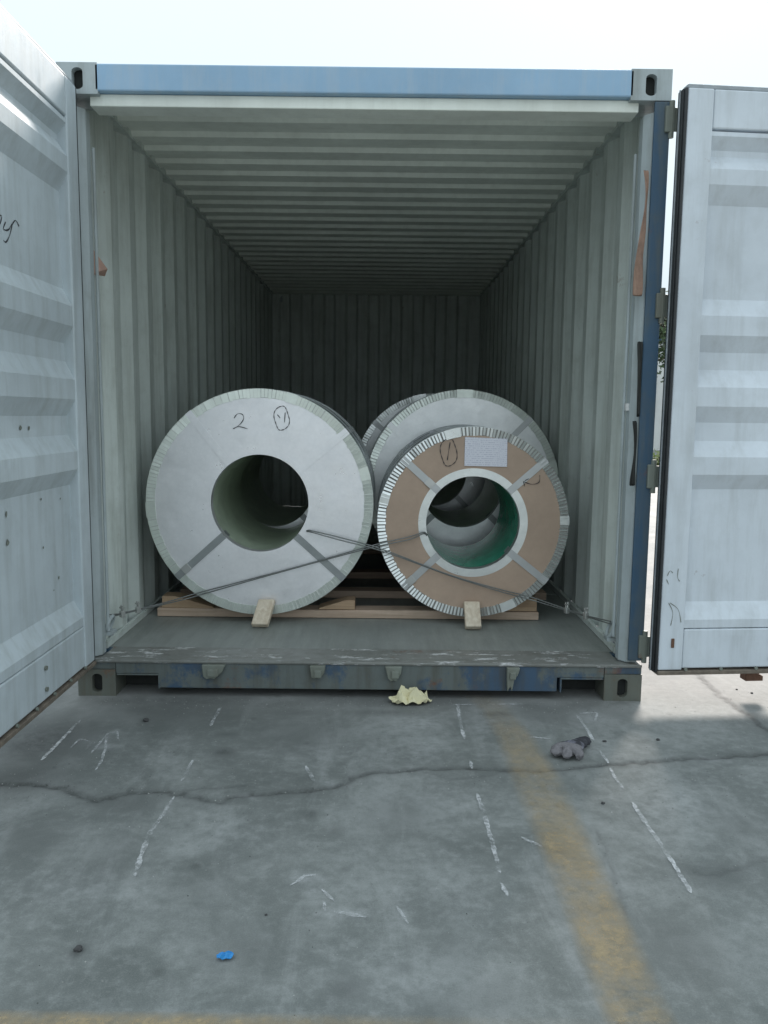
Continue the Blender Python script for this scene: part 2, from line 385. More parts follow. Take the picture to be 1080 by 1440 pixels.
stain = blobs([(315, 1058, 18, 7, 1), (110, 1338, 13, 12, 1), (437, 1145, 12, 7, .8), (205, 1014, 8, 5, .8), (472, 1168, 14, 9, .5), (60, 1040, 90, 50, .85), (30, 1090, 90, 30, .6), (230, 1000, 120, 30, .55), (420, 1030, 90, 30, .4), (770, 1000, 90, 22, .45), (180, 1130, 60, 16, .45), (350, 1330, 70, 50, .3), (560, 1150, 60, 40, .3), (960, 1330, 70, 60, .35), (1000, 1230, 60, 25, .35), (690, 1400, 50, 40, .3), (45, 1180, 60, 40, .4), (620, 1420, 60, 30, .3), (320, 1033, 22, 4, .6),
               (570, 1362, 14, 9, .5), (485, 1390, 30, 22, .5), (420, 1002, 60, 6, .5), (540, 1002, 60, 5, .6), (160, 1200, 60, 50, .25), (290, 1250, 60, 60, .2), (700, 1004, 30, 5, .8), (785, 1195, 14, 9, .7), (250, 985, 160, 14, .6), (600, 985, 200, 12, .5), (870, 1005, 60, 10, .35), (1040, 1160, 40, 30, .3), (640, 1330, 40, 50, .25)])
dust = blobs([(130, 1040, 45, 14, .5), (150, 1050, 18, 6, .9), (160, 1030, 10, 5, .8), (590, 1017, 40, 12, .7), (595, 1050, 30, 25, .45), (430, 1235, 22, 10, .8), (440, 1255, 10, 14, .6), (490, 1285, 35, 8, .9), (565, 1275, 14, 40, .5), (830, 1010, 30, 14, .8), (690, 1018, 40, 14, .45), (850, 1240, 40, 20, .5),
               (560, 1380, 120, 60, .35), (120, 1250, 90, 30, .35), (330, 1170, 60, 30, .3), (640, 1250, 60, 80, .25), (460, 1060, 60, 20, .35), (620, 1130, 60, 40, .3), (940, 1130, 80, 50, .3), (540, 1060, 25, 10, .4), (365, 1060, 20, 6, .4), (465, 1102, 14, 5, 1.), (345, 1119, 22, 4, .9), (1000, 1068, 30, 4, .9)])
verts = np.stack([GX, GY, Z], -1).reshape(-1, 3)
nx, ny = GX.shape
I = np.arange(nx*ny).reshape(nx, ny)
quads = np.stack([I[:-1, :-1], I[1:, :-1], I[1:, 1:], I[:-1, 1:]], -1).reshape(-1, 4)
me = bpy.data.meshes.new('ground'); me.vertices.add(len(verts)); me.vertices.foreach_set('co', verts.ravel())
me.loops.add(quads.size); me.loops.foreach_set('vertex_index', quads.ravel().astype(np.int32))
me.polygons.add(len(quads)); me.polygons.foreach_set('loop_start', np.arange(0, quads.size, 4, dtype=np.int32))
me.update(calc_edges=True); me.validate()
for nm, arr in (('crack', crack), ('stain', stain), ('dust', dust)):
    a = me.attributes.new(nm, 'FLOAT', 'POINT'); a.data.foreach_set('value', arr.reshape(-1).astype(np.float32))
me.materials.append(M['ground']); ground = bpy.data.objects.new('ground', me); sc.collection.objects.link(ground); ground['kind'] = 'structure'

def chalk(px, w=.013):
    m = MB()
    P = [Vector((*onz(x, y)[:2], 0)) for x, y in px]; vs = []; n = 0; pts = []
    for a, b in zip(P[:-1], P[1:]):
        k = max(2, int((b-a).length/.012)); pts += [a+(b-a)*i/k for i in range(k)]
    pts.append(P[-1])
    for i, p in enumerate(pts):
        t = (pts[min(i+1, len(pts)-1)]-pts[max(i-1, 0)]).normalized(); q = Vector((-t.y, t.x, 0))
        e = min(i, len(pts)-1-i); ww = w*.5*min(1, .4+e*.3)
        vs += [p+q*ww*random.uniform(.55, 1.25)+Vector((0, 0, .003)), p-q*ww*random.uniform(.55, 1.25)+Vector((0, 0, .003))]
    m.add(vs, [(2*i, 2*i+1, 2*i+3, 2*i+2) for i in range(len(pts)-1)]); m.build('chalk_line', 'chalk', ground)
for px in ([(113, 1013), (80, 1048), (58, 1070)], [(309, 997), (296, 1022)], [(271, 1070), (262, 1086), (255, 1100)], [(245, 1121), (228, 1148), (212, 1170), (198, 1205), (189, 1234)],
           [(643, 991), (648, 1018), (653, 1040)], [(671, 1117), (682, 1150), (692, 1185), (703, 1230)], [(705, 1243), (714, 1261)], [(661, 1070), (664, 1082)],
           [(812, 1007), (824, 1025), (836, 1044)], [(844, 1057), (856, 1074)], [(858, 1081), (866, 1096), (876, 1110)], [(889, 1129), (908, 1158), (926, 1184), (942, 1208), (972, 1257)],
           [(430, 1078), (443, 1102)], [(733, 1178), (745, 1184), (762, 1192)], [(415, 1243), (428, 1233), (444, 1231)], [(455, 1268), (458, 1282)], [(470, 1283), (515, 1291)], [(742, 1037), (776, 1040)]):
    chalk(px, .0145)
for px in ([(100, 1052), (112, 1040), (128, 1044), (120, 1056)], [(128, 1060), (140, 1046), (152, 1032), (165, 1030), (166, 1040)], [(150, 1034), (148, 1054), (143, 1068)], [(134, 1084), (142, 1072), (147, 1060)], [(452, 1252), (470, 1268)], [(815, 1004), (840, 1003), (836, 1016)], [(408, 1246), (420, 1240)], [(558, 1276), (574, 1300)]):
    chalk(px, .010)
chalk([(632, 992), (680, 991), (735, 991)], .010)
def band(L, R, fade):
    m = MB(); m.uv = []; vs = []
    n = len(L)
    for i in range(n):
        a = onz(*L[i]); b = onz(*R[i])
        for k in range(9): vs.append((*(a+(b-a)*k/8)[:2], .0035)); m.uv.append((fade[i], k/8))
    m.add(vs, [(i*9+k, i*9+k+1, i*9+k+10, i*9+k+9) for i in range(n-1) for k in range(8)])
    m.build('yellow_line', 'yellow', ground)
band([(640, 972), (674, 1000), (695, 1040), (718, 1105), (748, 1180), (780, 1260), (808, 1340), (846, 1440), (900, 1600)],
     [(700, 972), (722, 1000), (756, 1040), (798, 1105), (834, 1180), (872, 1260), (910, 1340), (956, 1440), (1030, 1600)], [.16, .22, .55, .52, .66, .72, .76, .78, .78])
band([(-300, 1418), (0, 1421), (280, 1424), (560, 1428), (760, 1431), (1100, 1436)], [(-300, 1474), (0, 1476), (280, 1478), (560, 1480), (760, 1484), (1100, 1490)], [.85, .85, .85, .4, .12, .08])

# ------------------------------------------------------------------ the container
con = thing('shipping_container', 'open steel freight container with blue rear frame and grey inside, doors swung open', 'container')
W2, H, LEN = 1.219, 2.591, 6.058
FZ = .16
# floor: plywood sheets laid across, with narrow joints
fl = MB(); y = .20; 
floor = group_node('floor', con)
for k in range(5):
    y1 = min(y+1.17, LEN-.05)
    MB().box(-1.16, 1.16, y+.003, y1-.003, FZ-.028, FZ-(.0 if k % 2 else .0015)).build('floor_board', 'floorply', floor)
    y = y1
MB().box(-1.16, 1.16, .2, LEN-.05, FZ-.06, FZ-.03).build('underframe', 'dark', con)
# side walls: trapezoidal sheets, grey inside, blue outside
def corr(y0, y1, pitch, fl_in, sl, fl_out, d):
    p = [(y0, 0)]; y = y0+.06
    while y+pitch < y1:
        p += [(y, 0), (y+sl, d), (y+sl+fl_out, d), (y+2*sl+fl_out, 0)]; y += pitch
    p.append((y1, 0)); return p
wp = corr(.17, LEN-.12, .278, .07, .068, .072, .036)
for s, nm in ((-1, 'side_wall'), (1, 'side_wall')):
    MB().strip(wp, FZ+.0, 2.545, lambda p, q, t: (s*(1.163+q), p, t)).build(nm, 'inner', con)
    MB().strip(wp, FZ+.0, 2.545, lambda p, q, t: (s*(1.167+q), p, t)).build('outer_skin', 'blue', con)
    MB().box(s*1.13 if s > 0 else -1.219, 1.219 if s > 0 else -1.13, .16, LEN-.1, .02, FZ-.002).build('side_rail', 'blue', con)
    MB().box(min(s*1.150, s*1.215), max(s*1.150, s*1.215), .11, LEN-.1, 2.546, 2.585).build('top_rail', 'inner', con)
    # skirting strip along the floor
    MB().box(min(s*1.145, s*1.162), max(s*1.145, s*1.162), .17, LEN-.12, FZ+.001, FZ+.03).build('floor_skirting', 'inner', con)
bp = corr(-1.163, 1.163, .25, .1, .03, .095, .045)
bp = [(-1.163, 0)]; xx = -1.10
while xx < 1.05:
    bp += [(xx, 0), (xx+.028, .04), (xx+.118, .04), (xx+.146, 0)]; xx += .25
bp.append((1.163, 0))
MB().strip(bp, FZ, 2.585, lambda p, q, t: (p, LEN-.205+q, t)).build('end_wall', 'inner', con)
MB().strip(bp, FZ, 2.55, lambda p, q, t: (p, LEN-.198+q, t)).build('outer_skin', 'blue', con)
rp = [(.14, 0)]; yy = .2
while yy < LEN-.35:
    rp += [(yy, 0), (yy+.02, .02), (yy+.108, .02), (yy+.128, 0)]; yy += .209
rp.append((LEN-.1, 0))
MB().strip(rp, -1.165, 1.165, lambda p, q, t: (t, p, 2.556+q)).build('roof', 'roofin', con)
MB().strip(rp, -1.165, 1.165, lambda p, q, t: (t, p, 2.562+q)).build('outer_skin', 'blue', con)
for s in (-1, 1):      # gusset plates in the far upper corners
    MB().prism([(0, 0), (.12, 0), (0, .12)], 0, .004, lambda p, q, t: (s*(1.16-p), LEN-.215+t, 2.55-q)).build('corner_gusset', 'inner', con)
# rear frame
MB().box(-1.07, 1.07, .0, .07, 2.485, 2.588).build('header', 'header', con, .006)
MB().box(-1.10, 1.10, .03, .135, 2.437, 2.484).build('header_stop', 'roofin', con, .004)
MB().box(-1.16, 1.16, .072, .155, 2.488, 2.553).build('header_gutter', 'roofin', con, .003)
for s in (-1, 1):
    po = group_node('corner_post', con)
    MB().prism([(1.219, .0), (1.219, .16), (1.200, .16), (1.200, .012), (1.155, .012), (1.155, .0)], .178+.002, 2.47, lambda p, q, t: (s*p, q, t)).build('post_channel', 'blue', po, .004)
    MB().prism([(1.155, .020), (1.199, .020), (1.199, .155), (1.178, .155), (1.160, .155), (1.128, .10), (1.128, .055)], FZ+.006, 2.436, lambda p, q, t: (s*p, q, t)).build('post_inner', 'post', po, .004)
    MB().tube([(s*1.118, .105, .26), (s*1.118, .105, 2.3)], .007, 8).build('lashing_bar', 'post', po, smooth=True)
# corner castings with their rounded holes
def casting(s, y0, z0, front, mat):
    z1 = z0+.118; X0, X1 = s*1.057, s*1.219
    m = MB(); xa, xb = (X0, X1) if s > 0 else (X1, X0)
    hx = s*(1.219-.0825); hz = z0+.058; hw, hh = .022, .040
    hole = []
    for k in range(20):
        a = 2*PI*k/20; cx_, cz_ = math.cos(a), math.sin(a)
        hole.append((hx+hw*max(-1, min(1, cx_*1.15)), hz+(hh-hw)*(1 if cz_ > 0 else -1)*(abs(cz_) > .01)+hw*cz_*1.05))
    outer = []
    for px_, pz_ in hole:      # outward rays to the rectangle edge
        dx, dz = px_-hx, pz_-hz; t = 1e9
        if dx > 1e-9: t = min(t, (xb-hx)/dx)
        if dx < -1e-9: t = min(t, (xa-hx)/dx)
        if dz > 1e-9: t = min(t, (z1-hz)/dz)
        if dz < -1e-9: t = min(t, (z0-hz)/dz)
        outer.append((hx+dx*t, hz+dz*t))
    yf = y0 if front else y0+.178; yi = y0+.03 if front else y0+.148; yb = y0+.178 if front else y0
    n = 20
    vs = [(a, yf, b) for a, b in outer]+[(a, yf, b) for a, b in hole]+[(a, yi, b) for a, b in hole]
    fs = [(i, (i+1) % n, n+(i+1) % n, n+i) for i in range(n)]+[(n+i, n+(i+1) % n, 2*n+(i+1) % n, 2*n+i) for i in range(n)]
    m.add(vs, fs)
    # corner triangles of the face, then the five other sides
    cs = [(xa, z0), (xb, z0), (xb, z1), (xa, z1)]
    for c in cs:
        o2 = sorted(range(n), key=lambda i: (outer[i][0]-c[0])**2+(outer[i][1]-c[1])**2)
        for i in range(n):
            a, b = outer[i], outer[(i+1) % n]
            ea = abs(a[0]-c[0]) < 1e-6 or abs(a[1]-c[1]) < 1e-6; eb = abs(b[0]-c[0]) < 1e-6 or abs(b[1]-c[1]) < 1e-6
            if ea and eb and abs(a[0]-b[0]) > 1e-6 and abs(a[1]-b[1]) > 1e-6: m.add([(a[0], yf, a[1]), (b[0], yf, b[1]), (c[0], yf, c[1])], [(0, 1, 2)])
    q = [(xa, yf, z0), (xb, yf, z0), (xb, yf, z1), (xa, yf, z1), (xa, yb, z0), (xb, yb, z0), (xb, yb, z1), (xa, yb, z1)]
    m.add(q, [(0, 1, 5, 4), (1, 2, 6, 5), (2, 3, 7, 6), (3, 0, 4, 7), (4, 5, 6, 7)])
    o = m.build('corner_casting', mat, con)
    MB().box(xa+.02, xb-.02, min(yi, yb)+.004, max(yi, yb)-.004, z0+.005, z1-.005).build('casting_cavity', 'dark', o)
for s in (-1, 1):
    for y0, fr in ((0, True), (LEN-.178, False)):
        casting(s, y0, 0, fr, 'cast'); casting(s, y0, H-.118, fr, 'post')  # upper castings take the lighter grey, so the top haze sits in their colour
    MB().box(min(s*1.06, s*1.215), max(s*1.06, s*1.215), LEN-.15, LEN-.01, .119, H-.119).build('corner_post', 'blue', con, .004)
MB().box(-1.056, 1.056, LEN-.12, LEN-.02, .02, .158).build('end_sill', 'blue', con)
MB().box(-1.056, 1.056, LEN-.1, LEN-.02, 2.50, 2.588).build('end_header', 'blue', con)
# rear sill with its two end notches, worn threshold plate
sp_ = [(-1.056, .148), (-1.056, .100), (-.872, .100), (-.872, .038), (.853, .038), (.853, .100), (1.056, .100), (1.056, .148)]
MB().prism(sp_, .004, .018, lambda p, q, t: (p, t, q)).build('sill', 'sill', con, .003)
sl_ = bpy.context.scene.objects.get('sill')
MB().box(-1.218, 1.218, -.003, .05, .1485, FZ+.003).build('threshold_lip', 'thresh', con, .005)
MB().box(-1.128, 1.128, .052, .2005, .148, FZ+.001).build('threshold_plate', 'thresh', con, .002)
MB().box(-1.055, 1.055, .02, .10, .128, .146).build('sill_web', 'dark', con)
for s in (-1, 1):
    a, b = sorted((s*.866, s*1.052)); MB().box(a, b, .0, .10, .094, .0995).build('pocket_top', 'sill', con, .001)
    a, b = sorted((s*.866, s*.872)); MB().box(a-.0, b, -.002, .12, .036, .0935).build('pocket_cheek', 'sill', con, .001)
    a, b = sorted((s*1.058, s*1.218)); MB().box(a, b, .006, .16, .1185, .148).build('sill_end', 'sill', con, .002)
MB().box(-1.13, 1.13, .14, .19, .004, .127).build('cross_member', 'dark', con)
def keeper(x, w, h, lean):
    m = MB()
    m.prism([(-w, .05), (w, .05), (w*.8, .02), (w*.35, -.002), (w*.2, -h), (-.15*w, -h*.6), (-.5*w, -h), (-.8*w, .0)], -.022, .003, lambda p, q, t: (x+p+lean*q, t, .098+q))
    m.box(x-w*.4, x+w*.5, -.032, -.02, .10, .132)
    m.build('lock_keeper', 'hinge', con, .003)
keeper(-.634, .05, .012, .1); keeper(-.182, .034, .004, 0); keeper(.149, .036, .014, -.1); keeper(.655, .028, .055, .1)
# hinge lugs on the posts
ZH = (.245, .978, 1.677, 2.40)
for s in (-1, 1):
    for z in ZH:
        h = MB().box(min(s*1.196, s*1.232), max(s*1.196, s*1.232), -.014, .03, z-.05, z+.05).build('hinge_lug', 'hinge', con, .004)
# lashing rings near the floor
def ring(x, y, z, r, tilt):
    m = MB(); pts = [(x+math.sin(a)*r*.35*tilt, y+math.cos(a)*r, z+math.sin(a)*r) for a in np.linspace(0, 2*PI, 25)]
    m.tube(pts, .008, 8, False); m.box(x-.012*0-.02, x+.02, y-.03, y+.03, z-r-.012, z-r+.004); return m.build('lashing_ring', 'post', con, smooth=True)
RL = np.array([-1.120, .135, .285]); RR = np.array([1.118, .155, .275])
for c in (RL, RR): ring(c[0], c[1], c[2]-.0, .034, 1)

# ---- doors -------------------------------------------------------
PANEL = [(2.336, .052), (2.330, .086), (2.314, .086), (2.271, .05), (2.247, .05), (2.192, .086), (2.133, .086), (2.062, .05), (1.698, .05), (1.63, .086), (1.553, .086), (1.488, .05), (1.418, .05),
         (1.347, .086), (1.27, .086), (1.205, .05), (1.13, .05), (1.065, .086), (.993, .086), (.93, .05), (.455, .05), (.385, .086), (.350, .086), (.344, .052)]
def door(pin, A, Nn, mat, seed):
    A = np.array(A+(0.,)); Nn = np.array(Nn+(0.,)); pin = np.array(pin+(0.,))
    def mp(a, n, z): p = pin+A*a+Nn*n; return (p[0], p[1], z)
    d = group_node('door', con)
    Z0, Z1 = .150, 2.492; a0, a1 = .022, 1.186
    P = MB().strip([(z, n) for z, n in PANEL], a0+.10, a1-.09, lambda z, n, t: mp(t, n, z)).build('panel', mat, d)
    MB().strip([(z, n-.004) for z, n in PANEL], a0+.10, a1-.09, lambda z, n, t: mp(t, n, z)).build('outer_panel', 'blue', d)
    MB().box(a0, a0+.104, .0, .09, Z0+.02, Z1-.005, mp).build('hinge_stile', mat, d, .006)
    MB().box(a1-.094, a1, .0, .09, Z0+.02, Z1-.005, mp).build('closing_stile', mat, d, .006)
    MB().box(a0+.105, a1-.095, .004, .0885, 2.340, Z1-.006, mp).build('top_rail', mat, d, .006)
    br = MB().box(a0+.105, a1-.095, .004, .0875, Z0+.026, .3455, mp).build('bottom_rail', mat, d, .006)
    MB().box(a0-.004, a1+.004, .0, .096, Z0, Z0+.017, mp).build('bottom_lip', 'lip', d, .003)
    # rubber seal: two lips and a pale retaining strip round the leaf
    MB().box(a0-.016, a0-.001, .028, .074, Z0+.01, Z1-.004, mp).build('gasket', 'rubber', d, .003)
    MB().box(a0-.021, a0-.0165, .050, .056, Z0+.01, Z1-.004, mp).build('gasket_strip', 'gasketlight', d)
    MB().box(a0-.012, a0-.001, .077, .088, Z0+.01, Z1-.004, mp).build('gasket_lip', 'rubber', d, .003)
    MB().box(a1+.001, a1+.016, .03, .08, Z0+.01, Z1-.004, mp).build('gasket', 'rubber', d, .003)
    MB().box(a0, a1, .03, .08, Z1-.004, Z1+.012, mp).build('gasket', 'gasketlight', d, .003)
    for z in ZH:
        h = MB().box(-.014, a0+.10, -.012, -.001, z-.045, z+.045, mp).build('hinge', 'hinge', d, .003)
        MB().tube([mp(0, -.006, z-.07), mp(0, -.006, z+.07)], .011, 10).build('hinge_pin', 'hinge', h, smooth=True)
    # fixings along the rails
    for a in (.515, .96):
        for z in (.215, .295):
            c = mp(a, .0885, z); e = mp(a, .096, z); MB().tube([c, e], .009, 8).build('bolt', 'hinge', br, smooth=True)
    for k in range(7):
        c = mp(.14+k*.155, .0905, Z0+.024); e = mp(.14+k*.155, .0975, Z0+.024); MB().tube([c, e], .007, 8).build('rivet', 'hinge', br, smooth=True)
    # locking bars on the outer face, their cams show below the leaf
    for a in (.50, .86):
        b = MB().tube([mp(a, -.03, .10), mp(a, -.03, 2.54)], .017, 12).build('lock_rod', 'rusty', d, smooth=True)
        for z, q in ((.112, 1), (2.53, -1)):
            MB().prism([(-.035, -.03), (.045, -.03), (.045, -.008), (.022, .0), (.045, .012), (.045, .03), (-.035, .034)], -.055, -.005, lambda p, w, t: mp(a+p, t, z+w*q)).build('lock_cam', 'rusty', b, .003)
        for z in (.4, 1.2, 2.2):
            MB().box(a-.035, a+.035, -.05, -.001, z-.02, z+.02, mp).build('rod_bracket', 'hinge', b, .003)
        MB().prism([(0, 0), (.30, -.01), (.30, .02), (0, .03)], -.062, -.05, lambda p, w, t: mp(a+p-.02, t, 1.05+w)).build('lock_handle', 'hinge', b, .003)
    return d, mp
dL, mpL = door((-1.2205, -.012), (0., -1.), (1., 0.), 'doorL', 1)
th = rad(5)
dR, mpR = door((1.2225, -.010), (math.cos(th), math.sin(th)), (math.sin(th), -math.cos(th)), 'door', 2)
# small dents, screw heads and pen marks on the left leaf
for x, y, r in ((28, 602, .010), (40, 602, .010), (57, 702, .006), (84, 701, .005), (8, 723, .010), (10, 763, .012), (60, 770, .006), (82, 812, .008), (75, 830, .004)):
    p = onx(x, y, -1.2205+.05)
    m = MB(); k = 7
    m.add([(p[0]+.001, p[1], p[2])]+[(p[0]+.0025, p[1]+r*math.cos(i*2*PI/k)*random.uniform(.6, 1.2), p[2]+r*math.sin(i*2*PI/k)*random.uniform(.6, 1.2)) for i in range(k)], [(0, 1+i, 1+(i+1) % k) for i in range(k)])
    m.build('paint_chip', 'hinge', dL)
def on_left(px): p = onx(px[0], px[1], -1.1690); return (p[1], p[2])
ribbon([[on_left(q) for q in st] for st in ([(-6, 305), (2, 303), (1, 312), (-4, 322)], [(8, 312), (5, 322), (12, 323), (17, 315), (14, 330), (9, 340), (5, 338)], [(17, 316), (22, 310), (27, 318)])], .006, lambda a, b: (-1.1690, a, b), 'marker_writing', 'ink', dL)
# scuffs on the right leaf
def on_r(px): p = ony(px[0], px[1], -.10); return (p[0], p[2])
def put_r(a, b):
    t = (a-1.2225)/math.cos(th); q = mpR(t, .0915, b); return q
ribbon([[on_r(q) for q in st] for st in ([(936, 810), (940, 803), (944, 806)], [(952, 800), (951, 812), (954, 818)], [(938, 848), (944, 862), (941, 880)], [(940, 848), (952, 858), (956, 876)], [(935, 815), (938, 822)])], .0035, put_r, 'scuff_mark', 'hinge', dR)
p = ony(944, 905, -.1); a_ = (p[0]-1.2225)/math.cos(th)
MB().box(a_-.007, a_+.007, .0895, .094, p[2]-.02, p[2]+.02, mpR).build('rust_hole', 'rusty', dR, .003)

# ------------------------------------------------------------------ steel coils
def tabs(cx, cz, r0, r1, y, n, fill, lift, seed):
    m = MB(); R_ = random.Random(seed)
    for i in range(n):
        a0 = 2*PI*(i+R_.uniform(-.08, .08))/n; a1 = a0+2*PI/n*min(.97, fill*R_.uniform(.92, 1.06)*(1+.08*math.sin(a0*3+seed*2))); l = lift*R_.uniform(.7, 1.3)*(1+.25*math.sin(a0*2+seed)); ri = r0+R_.uniform(-.003, .003)
        vs = []
        for a, h in ((a0, .0004), (a1, l)):
            for r in (ri, r1): vs += [(cx+r*math.cos(a), y-h, cz+r*math.sin(a))]
        for a in (a0, a1):
            for r in (ri, r1): vs += [(cx+r*math.cos(a), y+.0006, cz+r*math.sin(a))]
        m.add(vs, [(0, 1, 3, 2), (0, 2, 6, 4), (1, 5, 7, 3), (2, 3, 7, 6), (0, 4, 5, 1)])
    return m
def strap_path(cx, cz, ang, rb, R, y0, w, wid, lift=.0045, bore=.10):
    u = np.array([math.cos(ang), 0, math.sin(ang)]); v = np.array([-math.sin(ang), 0, math.cos(ang)]); c = np.array([cx, 0, cz])
    pr = [(rb-.004, y0+bore), (rb-.004, y0-lift), (R+.006, y0-lift), (R+.006, y0+w)]
    m = MB(); vs = []
    for r, y in pr:
        for sgn in (-1, 1): vs.append(c+u*r+v*wid*.5*sgn+np.array([0, y, 0]))
    for r, y in [(rb-.0025, y0+bore), (rb-.0025, y0-lift+.0012), (R+.0045, y0-lift+.0012), (R+.0045, y0+w)]:
        for sgn in (-1, 1): vs.append(c+u*r+v*wid*.5*sgn+np.array([0, y, 0]))
    fs = []
    for i in range(3):
        a = 2*i; fs += [(a, a+1, a+3, a+2), (a+8, a+10, a+11, a+9), (a, a+2, a+10, a+8), (a+1, a+9, a+11, a+3)]
    return m.add(vs, fs)
def coil(label, cx, R, y0, w, rb, face, ring_m, liner, straps, smat, fill, ntab, ringw=.040, innerw=.035, seed=0, zb=None):
    cz = (FZ+.044 if zb is None else zb)+R+.004
    c = thing('steel_coil', label, 'steel coil', 'steel coils lying in the container', (cx, y0, cz-R))
    ch = []
    def B(m, *a, **k): o = m.build(*a, **k); ch.append(o); return o
    B(MB().lathe([(rb, y0), (R, y0), (R, y0+w), (rb, y0+w)], cx, cz, 128, True), 'body', 'barrel', None, smooth=True)
    B(MB().lathe([(rb+.004, y0-.0025), (R-.003, y0-.0025), (R-.003, y0-.0005), (rb+.004, y0-.0005)], cx, cz, 128, True), 'face_cover', face, None, smooth=True)
    lnr = B(MB().lathe([(rb-.0015, y0+.012), (rb-.0015, y0+w*.5), (rb-.0015, y0+w-.005), (rb-.0005, y0+w-.005), (rb-.0005, y0+.012)], cx, cz, 96, True), 'bore_liner', liner, None, smooth=True)
    for yy, sgn in ((y0, 1), (y0+w, -1)):
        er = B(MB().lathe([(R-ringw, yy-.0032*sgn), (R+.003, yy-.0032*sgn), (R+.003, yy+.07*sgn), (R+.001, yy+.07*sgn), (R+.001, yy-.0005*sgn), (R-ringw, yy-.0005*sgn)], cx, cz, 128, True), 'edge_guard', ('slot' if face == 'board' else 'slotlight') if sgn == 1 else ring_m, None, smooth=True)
        if sgn == 1:
            tb = tabs(cx, cz, R-ringw, R+.0034, y0-.0034, ntab, fill, .0045 if face == 'board' else .0022, seed).build('crimped_tabs', ring_m, er); tb['kind'] = 'stuff'
            lip = MB().lathe([(R+.0036, yy-.0050), (R+.0052, yy-.004), (R+.0052, yy+.075), (R+.0036, yy+.075)], cx, cz, 128, True).build('rim_band', ring_m, er, smooth=True)
    RJ = random.Random(seed+50)
    for ja in (RJ.uniform(60, 100), RJ.uniform(160, 200), RJ.uniform(260, 300), RJ.uniform(-20, 20)):     # lapped ends of the edge guard pieces
        j0, j1 = rad(ja), rad(ja+RJ.uniform(5, 10)); jm = MB(); vs = []
        for q in range(7):
            a = j0+(j1-j0)*q/6
            for r_, y_ in ((R-ringw-.002, y0-.0085), (R+.0065, y0-.0085), (R+.0065, y0+.078), (R-ringw-.002, y0-.0035)): vs.append((cx+r_*math.cos(a), y_, cz+r_*math.sin(a)))
        jm.add(vs, [(q*4+k, q*4+k+1, q*4+k+5, q*4+k+4) for q in range(6) for k in (0, 1)]+[(q*4+3, q*4, q*4+4, q*4+7) for q in range(6)])
        B(jm, 'guard_joint', ring_m, None)
    B(MB().lathe([(rb-.004, y0+.05), (rb-.004, y0-.0035), (rb+innerw, y0-.0035), (rb+innerw, y0-.0026), (rb-.002, y0-.0026), (rb-.002, y0+.05)], cx, cz, 96, True), 'inner_guard', face if face != 'board' else 'ring', None, smooth=True)
    for i, ang in enumerate(straps):
        st = B(strap_path(cx, cz, rad(ang), rb, R, y0, w, .036, .0062+.0003*i), 'radial_strap', smat if isinstance(smat, str) else smat[i], None)
        u = (math.cos(rad(ang)), math.sin(rad(ang))); rr = rb+(R-rb)*(.24 if i % 2 else .8)
        if i == 2 or (i == 1 and face == 'board'): 
            k = MB(); 
            def mpk(a, b, y): return (cx+u[0]*a-u[1]*b, y, cz+u[1]*a+u[0]*b)
            k.box(rr-.022, rr+.022, -.020, .020, y0-.0105, y0-.0068, mpk); k.build('strap_seal', 'clip', st, .001)
    for f in (.3, .62, .85):
        B(MB().lathe([(R+.008, y0+w*f-.016), (R+.008, y0+w*f+.016), (R+.0045, y0+w*f+.016), (R+.0045, y0+w*f-.016)], cx, cz, 128, True), 'girth_strap', 'strapdark', None, smooth=True)
    off = Vector(c.location)
    for o in ch: o.parent = c; o.matrix_parent_inverse = Matrix.Translation(-off)
    c['cz'] = cz; return c
def put(child, parent):
    child.parent = parent; child.matrix_parent_inverse = Matrix.Translation(-Vector(parent.location)); return child
YF = .65
cL = coil('large galvanised steel coil with bare grey bore, beside the brown faced coil', -.527, .566, YF, .84, .249, 'galv', 'ring2', 'linergrey', [40, 128, 222, 318], ['galv', 'galv', 'strapdark', 'strapdark'], .86, 190, .040, .028, 1)
cR = coil('small steel coil with brown board face, silver cross straps and green lined bore', .546, .478, YF, .72, .240, 'board', 'ring', 'liner', [42, 138, 224, 322], 'strap', .62, 168, .038, .036, 2)
cR2 = coil('big white faced steel coil standing directly behind the brown faced coil', .572, .582, 1.505, .86, .25, 'galv2', 'ring2', 'linergrey', [46, 140, 225, 315], ['strap', 'galv2', 'strapdark', 'strapdark'], .74, 190, .040, .03, 3)
cR3 = coil('furthest steel coil, its rim peeking past the big white faced coil', .470, .585, 2.64, .9, .25, 'galv2', 'ring', 'linergrey', [50, 140, 225, 315], 'strap', .7, 190, .040, .03, 4)
cL2 = coil('steel coil seen only through the bore of the large galvanised coil', -.580, .555, 1.56, 1.05, .249, 'galv2', 'ring2', 'linergrey', [45, 135, 225, 315], 'strapdark', .75, 190, .040, .03, 5, zb=FZ+.055)
yw = YF-.0075
def fy(px): p = ony(px[0], px[1], yw); return (p[0], p[2])
def circ(cx, cy, rx, ry): return [(cx+rx*math.cos(t)+1.2*math.sin(3*t), cy+ry*math.sin(t)) for t in np.linspace(-2, 4.5, 22)]
def write(strokes, w, parent): put(ribbon([[fy(q) for q in s] for s in strokes], w, lambda a, b: (a, yw, b), 'marker_writing', 'ink', None), parent)
write([[(329, 588), (334, 582), (341, 583), (342, 590), (336, 598), (328, 603), (336, 600), (348, 603)], circ(396, 588, 10.5, 17), [(390, 583), (394, 588)], [(401, 580), (400, 594)]], .0045, cL)
write([circ(631, 636, 11.5, 19.5), [(633, 622), (631, 634), (629, 647)], [(736, 677), (748, 681), (758, 678), (759, 668)], [(736, 677), (738, 684)], [(738, 676), (744, 673)]], .0045, cR)
